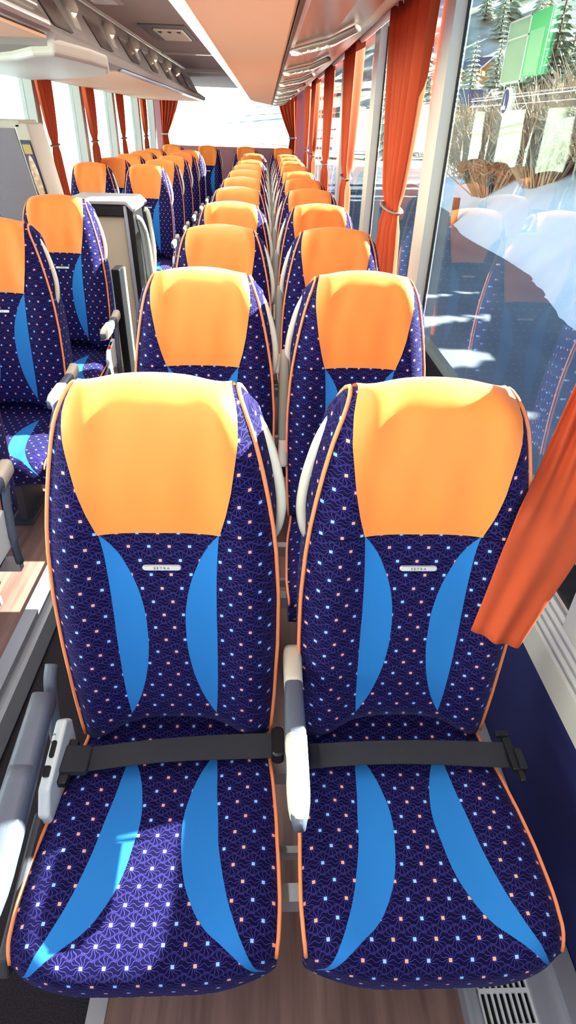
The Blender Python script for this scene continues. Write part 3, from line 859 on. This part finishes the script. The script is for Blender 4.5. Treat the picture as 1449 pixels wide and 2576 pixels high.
def rear_curtain(xc, sgn, label):
    r = empty('curtain', (xc, 11.8, 1.0), label, 'curtain', 'curtains of the rear window')
    vs = []; fs = []; nu = 40; nz = 16
    for j in range(nz+1):
        t = j/nz; z = 1.08-1.08*t
        q = t/.6 if t < .6 else 1-(t-.6)/.4*.2
        wv = .34-.24*q**1.5; x0 = 0
        for i in range(nu+1):
            u = i/nu; vs.append((-sgn*u*wv, .02*math.sin(u*5*2*PI), z))
    for j in range(nz):
        for i in range(nu): fs.append((j*(nu+1)+i, j*(nu+1)+i+1, (j+1)*(nu+1)+i+1, (j+1)*(nu+1)+i))
    o = mk('curtain_cloth', vs, fs, M_CURT, r, True); md = o.modifiers.new('s', 'SOLIDIFY'); md.thickness = .0015
    MB().rbox((-sgn*.055, 0, .43), (.12, .05, .025), .01).build('tieback', M_BAND, r)
rear_curtain(.50, 1, 'gathered curtain at the right edge of the rear window')
rear_curtain(-1.76, -1, 'gathered curtain at the left edge of the rear window')

# near curtain whose tail falls over the first window seat
def near_curtain():
    r = empty('curtain', (.62, 1.0, .78), 'bright orange-red curtain tail draped over the nearest window seat', 'curtain')
    rows = [((.65,.70,2.05),(.65,1.0,2.05)), ((.655,.80,1.7),(.65,1.0,1.7)), ((.655,.89,1.45),(.645,1.0,1.45)), ((.655,.91,1.34),(.64,1.0,1.34)),
        ((.66,.91,1.22),(.575,1.01,1.24)), ((.65,.90,1.08),(.52,.952,1.09)), ((.62,.88,.98),(.465,.876,1.05)), ((.585,.855,.915),(.445,.858,.968)),
        ((.545,.825,.86),(.43,.843,.885)), ((.503,.797,.775),(.41,.822,.80))]
    nu = 48; vs = []; fs = []; R2 = []
    for k in range(len(rows)-1):
        for q in range(5):
            t = q/5; R2.append((Vector(rows[k][0]).lerp(Vector(rows[k+1][0]), t), Vector(rows[k][1]).lerp(Vector(rows[k+1][1]), t)))
    R2.append((Vector(rows[-1][0]), Vector(rows[-1][1])))
    for (a, b) in R2:
        for i in range(nu+1):
            u = i/nu; p = a.lerp(b, u); d = b-a; n = Vector((-d.y, d.x, 0)).normalized()
            up_ = max(0, min(1, (p.z-1.0)/.3))
            f = up_*.018*math.sin(u*5*2*PI)+(1-up_)*(.013*math.sin(u*PI)*(.55+.45*math.cos(u*4*PI))+.004)
            vs.append((p.x+n.x*f-.62, p.y+n.y*f-1.0, p.z-.78))
    for j in range(len(R2)-1):
        for i in range(nu): fs.append((j*(nu+1)+i, j*(nu+1)+i+1, (j+1)*(nu+1)+i+1, (j+1)*(nu+1)+i))
    o = mk('curtain_cloth', vs, fs, M_CURT, r, True); md = o.modifiers.new('s', 'SOLIDIFY'); md.thickness = .002
    P = [(.018*math.cos(2*PI*k/20)+.02, -.04+.07*math.sin(2*PI*k/20), .57) for k in range(21)]
    MB().tube(P, .012, 6, flat=.4, cap=False).build('tieback', M_BAND, r, True)
near_curtain()

# ------------------------------------------------------------------ stickers on the second window
def sticker(name, pts, m, x=.749, parent=None, th=.001):
    n = len(pts); vs = [(x, y, z) for y, z in pts]+[(x-th, y, z) for y, z in pts]
    fs = [tuple(range(n)), tuple(range(n, 2*n))[::-1]]+[(i, (i+1) % n, (i+1) % n+n, i+n) for i in range(n)]
    return mk(name, vs, fs, m, parent)
sg = sticker('exit_sticker', [(2.30, 1.745), (2.12, 1.745), (2.12, 1.90), (2.30, 1.90)], mat('back of sticker grey green', (150, 180, 150), .5, alpha=.75), .748)
tag(sg, 'grey-green rectangular sticker with white border on the glass, above the oval sticker', 'sticker')
for a, b_, c_, d_ in ((2.30, 2.12, 1.745, 1.749), (2.30, 2.12, 1.896, 1.90), (2.30, 2.296, 1.745, 1.90), (2.126, 2.12, 1.745, 1.90), (2.30, 2.12, 1.853, 1.857)):
    sticker('border_line', [(a, c_), (b_, c_), (b_, d_), (a, d_)], M_WHITE, .7465, sg)
s2_ = sticker('exit_sticker', [(2.118, 1.755), (1.97, 1.755), (1.97, 1.90), (2.118, 1.90)], mat('green sticker', (90, 200, 130), .5, alpha=.8), .748)
tag(s2_, 'bright green sticker on the window glass, right of the grey-green one', 'sticker')
sticker('pale_panel', [(2.105, 1.757), (2.0, 1.757), (2.0, 1.86), (2.105, 1.86)], mat('pale green print', (160, 225, 175), .5, alpha=.8), .7465, s2_)
sticker('border_line', [(1.975, 1.757), (1.97, 1.757), (1.97, 1.90), (1.975, 1.90)], M_WHITE, .7465, s2_)
ov = sticker('oval_sticker', [(2.215+.034*math.cos(2*PI*k/28), 1.70+.036*math.sin(2*PI*k/28)) for k in range(28)], M_WHITE, .748)
tag(ov, 'small oval blue sticker with white rim and emblem on the window', 'sticker')
sticker('blue_field', [(2.215+.028*math.cos(2*PI*k/28), 1.70+.031*math.sin(2*PI*k/28)) for k in range(28)], mat('sticker blue', (28, 52, 110), .5), .7465, ov)
sticker('emblem', [(2.235, 1.678), (2.228, 1.69), (2.22, 1.685), (2.215, 1.72), (2.209, 1.685), (2.20, 1.69), (2.195, 1.678)], mat('emblem white', (215, 222, 235), .5), .745, ov)

# ================================================================== OUTSIDE
M_SNOW = mat('snow', (196, 214, 240), .8, noise=(.8, (214, 226, 244), (1, 1, 1)), bump=(2.5, .8))
M_ROAD = mat('wet grey road', (96, 104, 116), .7, noise=(.5, (130, 136, 142), (1, .4, 1)))
M_HILL = mat('snowy meadow and scrub', (244, 248, 240), .9, noise=(.16, (150, 160, 130), (1, 1, 1.6)))
M_CONIF = mat('dark conifer needles', (58, 78, 52), .9, noise=(3, (140, 150, 128), (1, 1, 1)))
M_CONIF2 = mat('snow dusted conifer', (120, 138, 112), .9, noise=(2.2, (225, 232, 220), (1, 1, 1)))
M_TRUNK = mat('brown bark', (96, 72, 56), .9)
M_TWIG = mat('grey brown twigs', (186, 168, 144), .9)

def grid(name, x0, x1, y0, y1, nx, ny, zf, m):
    vs = []; fs = []
    for j in range(ny+1):
        for i in range(nx+1):
            x = x0+(x1-x0)*i/nx; y = y0+(y1-y0)*j/ny; vs.append((x, y, zf(x, y)))
    for j in range(ny):
        for i in range(nx): a = j*(nx+1)+i; fs.append((a, a+1, a+nx+2, a+nx+1))
    o = mk(name, vs, fs, m, None, True); o['kind'] = 'structure'; return o
def wav(x, y): return math.sin(x*.9+y*.35)*.5+math.sin(x*.37-y*.6+2)*.35+math.sin(x*2.3+y*1.1)*.15
def edge_x(y): return 4.6+y*.105+.25*math.sin(y*.5)
struct('ground_road', MB().box(-4.5, 40, -20, 60, -1.5, -1.3), M_ROAD)
struct('ground_snow', MB().box(-160, -4.5, -120, 220, -1.6, -1.28).box(-4.5, 200, 60, 260, -1.6, -1.28).box(-4.5, 200, -120, -20, -1.6, -1.28).box(40, 200, -20, 60, -1.6, -1.28), M_SNOW)
def bank(x, y):
    d = x-edge_x(y)
    fade = max(0, min(1, (46-y)/22))
    h = 3.1*(1-math.exp(-max(0, d)*.42))*fade
    if y > 8: h *= 1.0
    z = -1.35+h+(.13*wav(x*2, y*2)+.06*wav(x*5.3, y*4.7))*min(1, max(0, d)*.8)
    return z if d > 0 else -1.45
grid('snow_bank', 3.5, 26, -12, 46, 70, 110, bank, M_SNOW)
def hill(x, y):
    q = max(0, (y-62)+.35*(x-15))
    return -1.4+.05*q+.10*max(0, q-45)+.35*max(0, q-110)+1.6*wav(x*.10, y*.10)*min(1, q/30)
grid('hillside', -90, 200, 55, 330, 90, 80, hill, M_HILL)
def lhill(x, y): 
    q = -x-14
    return -1.4+max(0, q)*.30+max(0, q-25)*.3+.8*wav(x*.15, y*.15)*min(1, max(0, q)/15)
grid('hillside_left', -90, -8, -40, 130, 40, 60, lhill, M_HILL)

def conifer(name, loc, h, r, m, label, group, dens=9, seed=1):
    rd = random.Random(seed)
    t = empty(name, loc, label, 'tree', group)
    MB().tube([(0, 0, -.3), (0, 0, h*.95)], .1, 7, rads=[h*.022, h*.004]).build('trunk', M_TRUNK, t, True)
    vs = []; fs = []
    nl = dens*2
    for k in range(nl):
        z = h*(.10+.88*k/nl); rr = r*(1-k/nl)**.85+.05
        nb = max(7, int(13*(1-k/nl)+6))
        for b in range(nb):
            a = 2*PI*(b+rd.random()*.6)/nb; L_ = rr*(.75+.4*rd.random()); dz = -L_*.32
            ca, sa = math.cos(a), math.sin(a); wd = L_*.20+.04
            i0 = len(vs)
            vs += [(0, 0, z), (ca*L_*.5-sa*wd, sa*L_*.5+ca*wd, z+dz*.5-.05*L_), (ca*L_, sa*L_, z+dz), (ca*L_*.5+sa*wd, sa*L_*.5-ca*wd, z+dz*.5-.05*L_), (ca*L_*.55, sa*L_*.55, z+dz*.4+.08*L_)]
            fs += [(i0, i0+1, i0+4), (i0+1, i0+2, i0+4), (i0+2, i0+3, i0+4), (i0+3, i0, i0+4)]
    MB().add(vs, fs).build('foliage', m, t)
    return t
cn = [(11.2, 19.6, 5.5, 1.4), (12.0, 23.2, 7.4, 1.8), (12.4, 27.5, 6.8, 1.7), (12.6, 32, 7.2, 1.9), (13.2, 37, 7.0, 1.8), (11.0, 15.8, 6.2, 1.5), (14.2, 42, 7.0, 1.8), (11.0, 9.5, 4.2, 1.2)]
wh = ['beside the far bush', 'tallest, behind the oval sticker', 'third along the bank', 'fourth along the bank', 'fifth along the bank', 'nearest to the coach, right picture edge', 'farthest along the bank', 'lowest, beyond the right picture edge']
for i, (x, y, h_, r_) in enumerate(cn):
    conifer('conifer', (x, y, bank(x, y)-.1), h_, r_, M_CONIF, 'dark conifer on the snow bank, ' + wh[i], 'conifers on the snow bank', 11, i+3)
for i in range(17):  # extra trees, mostly out of view, added to shade the road and bank
    y = 5.5+2.05*i
    conifer('conifer', (11.6+.35*(i % 3)+.05*y, y+.4, bank(12, y)-.1), (4.1 if y < 15 else 5.6)+.3*(i % 2), 1.25, M_CONIF, 'dark conifer in the dense row added to shade the road and snow bank', 'added shade conifers on the bank', 10, i+30)
# distant conifers on the sunlit hill
far = empty('conifer', (0, 0, 0)); 
proto = conifer('conifer', (16, 74, 0), 6, 1.4, M_CONIF2, None, None, 7, 40); bpy.data.objects.remove(far)
rd = random.Random(12); k = 0
TAKEN = [(43, 156, 12), (32, 118, 12)]
for i in range(150):
    y = 72+rd.random()**1.3*190; t_ = .16+rd.random()*.24; x = y*t_
    if any(math.hypot(x-a, y-b) < q for a, b, q in TAKEN): continue
    TAKEN.append((x, y, 5.2))
    o = proto if k == 0 else copy_tree(proto)
    s = (.6+rd.random()*.9)*(1+y/260)
    o.location = (x, y, hill(x, y)-.2); o.scale = (s, s, s*(.9+.4*rd.random())); o.rotation_euler = (0, 0, rd.random()*6)
    tag(o, 'small snow-dusted conifer on the distant sunlit hillside', 'tree', 'distant conifers'); k += 1
for i in range(26):
    y = 14+rd.random()*60; x = -20-rd.random()*26
    if any(math.hypot(x-a, y-b) < q for a, b, q in TAKEN): continue
    TAKEN.append((x, y, 2.8)); o = copy_tree(proto); s = .5+rd.random()*.8
    o.location = (x, y, lhill(x, y)-.2); o.scale = (s, s, s); o.rotation_euler = (0, 0, rd.random()*6)
    tag(o, 'small snow-dusted conifer seen through the left-hand windows', 'tree', 'conifers left of the coach')

def bush(loc, R_, H_, n, label, seed):
    rd = random.Random(seed); mb = MB()
    for i in range(n):
        a = rd.random()*2*PI; el = rd.random(); L_ = H_*(.6+.6*rd.random())
        d = Vector((math.cos(a)*R_*el, math.sin(a)*R_*el, L_)); b0 = Vector((math.cos(a)*R_*.35*el, math.sin(a)*R_*.35*el, -.2))
        mid = b0+d*.5+Vector((rd.uniform(-.2, .2), rd.uniform(-.2, .2), .1)); end = b0+d+Vector((rd.uniform(-.3, .3), rd.uniform(-.3, .3), 0))
        mb.tube([b0, mid, end], .02, 3, rads=[.03, .022, .008], cap=False)
        for q in range(6):
            t = .25+.6*rd.random(); p = b0.lerp(end, t); e2 = p+Vector((rd.uniform(-.4, .4), rd.uniform(-.4, .4), rd.uniform(.05, .5)))
            mb.tube([p, e2], .01, 3, rads=[.018, .007], cap=False)
    o = mb.build('bush', M_TWIG, None); o.location = loc; tag(o, label, 'bush', 'bushes on the bank')
for i, (x, y, R_, H_, l) in enumerate(((8.2, 24.0, 1.5, 1.6, 'bare brown bush farthest along the bank, just left of the conifers'), (8.7, 20.8, 1.5, 1.9, 'dense bare bush on the snow bank below the oval sticker'), (9.3, 17.6, 1.5, 2.0, 'bare bush on the bank nearest the right picture edge'), (9.6, 27.8, 1.8, 2.2, 'bare bush high on the bank behind the others'))):
    bush((x, y, bank(x, y)-.05), R_*1.2, H_*1.25, 520, l, 60+i)
# thicket of thin bare saplings at the foot of the hill
for i in range(46):
    y = 46+rd.random()*14; x = y*(.235+rd.random()*.12)
    mb = MB(); H_ = 2.2+rd.random()*2.6
    mb.tube([(0, 0, -.3), (rd.uniform(-.15, .15), 0, H_*.5), (rd.uniform(-.3, .3), 0, H_)], .05, 4, rads=[.06, .04, .01])
    for q in range(10):
        z = H_*(.25+.07*q); a = rd.random()*6.3; mb.tube([(0, 0, z), (math.cos(a)*.5, math.sin(a)*.5, z+.5)], .02, 3, rads=[.02, .006])
    o = mb.build('sapling', M_TWIG); o.location = (x, y, -1.3); tag(o, 'thin bare sapling in the thicket beyond the road', 'tree', 'saplings beyond the road')
# chalets
def chalet(x, y, w_, d_, h_, label, rz):
    r = empty('chalet', (x, y, hill(x, y)), label, 'house', None, rz)
    MB().box(-w_/2, w_/2, -d_/2, d_/2, -2, h_).prism([(-w_/2, h_), (w_/2, h_), (0, h_+w_*.32)], 'y', -d_/2, d_/2).build('walls', mat('timber wall', (150, 104, 62), .8), r)
    rf = MB()
    for s in (-1, 1):
        rf.prism([(0, h_+w_*.32+.35), (s*(w_/2+.9), h_-.25), (s*(w_/2+.9), h_-.55), (0, h_+w_*.32+.05)], 'y', -d_/2-.8, d_/2+.8)
    rf.build('roof', mat('grey blue roof', (92, 104, 128), .7), r)
    for k in range(3):
        f = MB().box(-w_/2+.6+k*w_*.3, -w_/2+1.6+k*w_*.3, -d_/2-.06, -d_/2, h_*.45, h_*.8).build('window_pane', mat('chalet glass', (210, 190, 130), .3), r)
    MB().box(-w_/2-.1, w_/2+.1, -d_/2-.9, -d_/2, h_*.38, h_*.45).build('balcony', M_TRUNK, r)
chalet(45.5, 156, 5, 6, 2.6, 'timber chalet with grey roof higher on the sunny slope', .5)
chalet(32, 112, 4.4, 5, 2.0, 'blue-roofed chalet lower on the slope beside the curtain', .9)
pz = MB().rbox((0, 0, .35), (.22, .22, 1.1), .03); po = pz.build('marker_post', mat('rust brown post', (130, 62, 48), .7)); po.location = (7.0, 24.0, bank(7.0, 24)); tag(po, 'short rust-brown post standing in the snow beside the road', 'post')
